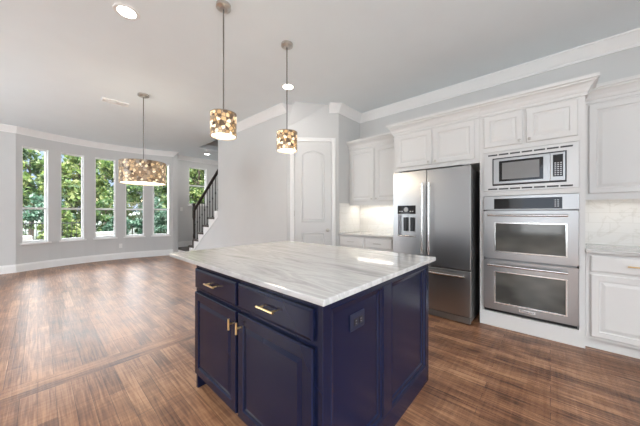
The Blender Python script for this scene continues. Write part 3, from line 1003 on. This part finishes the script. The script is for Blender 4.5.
rl = root('stair_railing', (HX + .07, 6.5, .37), 'black iron baluster railing with dark wooden handrail on the staircase', 'railing')
RXr = HX + .055
nw = MB()
ny, nz0 = 7.19, .3705
nw.box(RXr - .032, RXr + .032, ny - .032, ny + .032, nz0, nz0 + .16, .004)
nw.lathe([(.026, .16), (.022, .20), (.030, .26), (.020, .34), (.024, .70), (.034, .74)], (RXr, ny, nz0), 16)
nw.box(RXr - .032, RXr + .032, ny - .032, ny + .032, nz0 + .74, nz0 + 1.12, .004)
nw.box(RXr - .042, RXr + .042, ny - .042, ny + .042, nz0 + 1.12, nz0 + 1.15, .006)
nw.build('newel_post', M['rail_wood'], rl)
def rail_z(y): return stair_z(y) + .86
hr = MB()
y0, y1 = ny - .03, SE + .005
for (zz) in [0]:
    ring = lambda y: [(RXr - .03, y, rail_z(y) - .025), (RXr + .03, y, rail_z(y) - .025), (RXr + .034, y, rail_z(y) + .005), (RXr + .02, y, rail_z(y) + .03), (RXr - .02, y, rail_z(y) + .03), (RXr - .034, y, rail_z(y) + .005)]
    hr.loops([ring(y0), ring(y1)])
hr.build('handrail', M['rail_wood'], rl)
for k in range(6):
    yt = 7.33 - k * GO; z = .37 + k * RISE
    for j, fr2 in enumerate((.22, .72)):
        y = yt - GO * fr2
        if y > ny - .06 or y < SE + .03: continue
        m = MB()
        zt2 = rail_z(y) - .028
        m.box(RXr - .007, RXr + .007, y - .007, y + .007, z + .0005, zt2)
        m.lathe([(.007, -.03), (.016, -.012), (.016, .012), (.007, .03)], (RXr, y, z + .45 + .12 * (j)), 10)
        m.box(RXr - .014, RXr + .014, y - .014, y + .014, z + .0005, z + .024)
        m.build('baluster', M['iron'], rl)

# ------------------------------------------------------------------ garden behind the windows
struct(MB().box(-90, 110, 8.95, 220, -.35, -.15).build('ground', M['patio']))
def tree(x, y, h, rx, rz, n, leaf, mat, label, z0=1.2, trunk=.11, size=.16, name='garden_tree', cat='tree', group='trees behind the house'):
    r = root(name, (x, y, -.15), label, cat, group)
    if trunk:
        m = MB()
        m.tube([(x, y, -.15), (x + .05, y, h * .3), (x - .03, y + .03, h * .6), (x, y, h * .85)], [trunk, trunk * .8, trunk * .5, trunk * .2], 10)
        for k in range(6):
            a = k * 1.1; zz = h * (.35 + .07 * k)
            m.tube([(x, y, zz), (x + rx * .4 * math.cos(a), y + rx * .4 * math.sin(a), zz + .35), (x + rx * .75 * math.cos(a), y + rx * .75 * math.sin(a), zz + .6)], [trunk * .4, trunk * .25, trunk * .08], 7)
        m.build('trunk', M['bark'], r, True)
    bm = bmesh.new()
    zc = h - rz
    clumps = []
    while len(clumps) < 34:
        p = Vector((random.uniform(-1, 1), random.uniform(-1, 1), random.uniform(-1, 1)))
        if .25 < p.length < 1:
            clumps.append((Vector((x + p.x * rx, y + p.y * rx, zc + p.z * rz)), random.uniform(.22, .42) * rx))
    for _ in range(n):
        c, cr = random.choice(clumps)
        d = Vector((random.gauss(0, 1), random.gauss(0, 1), random.gauss(0, .75))).normalized() * cr * random.uniform(.35, 1.05)
        p = c + d
        if p.z < -.1: continue
        s = size * random.uniform(.6, 1.3)
        u = Vector((random.gauss(0, 1), random.gauss(0, 1), random.gauss(0, 1))).normalized()
        w = u.cross(Vector((random.gauss(0, 1), random.gauss(0, 1), random.gauss(0, 1)))).normalized()
        nrm = u.cross(w)
        pts = [p - u * s * .6, p + w * s * .32 + nrm * s * .06, p + u * s * .6, p - w * s * .32 + nrm * s * .06]
        bm.faces.new([bm.verts.new(q - ORG[r.name]) for q in pts])
    me = bpy.data.meshes.new('leaf_crown'); bm.to_mesh(me); bm.free(); me.materials.append(mat)
    o = bpy.data.objects.new('leaf_crown', me); COL.objects.link(o); o.parent = r
    return r
for x, y, h, rx, mt, lab in (
        (-1.7, 16.5, 4.3, 1.15, 'leaf_bright', 'yellow green tree seen through the first bay window from the side wall'),
        (1.35, 16.5, 4.4, 1.15, 'leaf_bright', 'yellow green tree seen through the second bay window from the side wall'),
        (4.4, 16.5, 4.5, 1.15, 'leaf_mid', 'green tree seen through the bay window behind the drum chandelier'),
        (6.85, 16.5, 5.0, 1.2, 'leaf_bright', 'yellow green tree filling the small stair window'),
        (-.25, 20.6, 5.0, 1.3, 'leaf_mid', 'taller green tree standing behind and between the first two bay windows'),
        (3.3, 24.0, 5.9, 1.5, 'leaf_mid', 'taller green tree standing behind the middle bay window'),
        (5.85, 20.6, 5.2, 1.15, 'leaf_bright', 'taller yellow green tree behind the bay window next to the stairs'),
        (8.5, 21.8, 5.5, 1.2, 'leaf_mid', 'taller green tree behind the small stair window')):
    tree(x, y, h * 1.08, rx, h * .45, 4800, None, M[mt], lab, size=.21)
SH = [(-1.2, 12.6, 1.25, .55, M['leaf_bright'], 'light green shrub behind the iron fence below the first bay window'),
      (.5, 12.6, 1.35, .55, M['leaf_bright'], 'yellow green shrub below the second bay window'),
      (2.2, 12.6, 1.2, .55, M['leaf_blue'], 'blue green shrub below the middle bay window'),
      (3.9, 12.6, 1.35, .55, M['leaf_blue'], 'blue green shrub seen low in the fourth bay window'),
      (5.6, 12.6, 1.35, .55, M['leaf_blue'], 'blue green shrub seen low in the bay window next to the stairs')]
for k in range(6):
    SH.append((-1.5 + k * 1.75, 14.4, 1.9, .60, M[('leaf_mid', 'leaf_blue')[k % 2]],
               'dense taller shrub in the row before the trees, ' + ('beyond the first bay window', 'beyond the second bay window', 'beyond the middle bay window', 'beyond the chandelier', 'beyond the bay window near the stairs', 'below the small stair window')[k]))
for k, lab in enumerate(('between the first and second bay windows', 'between the second and middle bay windows', 'seen low in the fourth bay window under the chandelier', 'between the last bay window and the stairs')):
    SH.append((-.86 + 2.3 * k, 18.4, 2.6, .72, M['leaf_mid'], 'broad green shrub far back ' + lab))
for x, y, h, rx, mat, lab in SH:
    tree(x, y, h, rx, h * .52, 2600, None, mat, lab, trunk=.03, size=.12, name='garden_shrub', cat='shrub', group='shrubs behind the house')

# iron fence beyond the patio
fn = root('garden_fence', (.5, 11.0, -.15), 'black iron picket fence on the patio outside the bay windows', 'fence')
for z in (.08, .95):
    MB().box(-2.2, 1.25, 10.985, 11.015, z - .015, z + .015).build('fence_rail', M['iron'], fn)
for k in range(5):
    x = -2.2 + k * .8625
    MB().box(x - .02, x + .02, 10.98, 11.02, -.15, 1.05).build('fence_post', M['iron'], fn)
for k in range(33):
    x = -2.2 + .1 + k * .104
    MB().box(x - .007, x + .007, 10.993, 11.007, -.05, 1.0).build('picket', M['iron'], fn)

# patio seats
def patio_seat(x, y, w, rz, label, group=None):
    r = root('patio_sofa', (x, y, -.15), label, 'outdoor sofa', group)
    r.rotation_euler = (0, 0, 0)
    MB().box(x - w / 2, x + w / 2, y - .38, y + .38, -.15, .12, .02).build('sofa_base', M['wicker'], r)
    MB().box(x - w / 2 + .12, x + w / 2 - .12, y - .36, y + .24, .121, .28, .04).build('seat_cushion', M['cushion'], r)
    MB().box(x - w / 2 + .12, x + w / 2 - .12, y + .24, y + .38, .121, .66, .04).build('back_cushion', M['cushion'], r)
    for s in (-1, 1):
        MB().box(x + s * (w / 2 - .06) - .06, x + s * (w / 2 - .06) + .06, y - .38, y + .38, .121, .50, .03).build('armrest', M['cushion'], r)
patio_seat(-.45, 10.0, .95, 0, 'pale patio seat outside the first bay window from the side wall')
patio_seat(1.38, 10.2, .80, 0, 'pale patio seat outside the middle bay window')
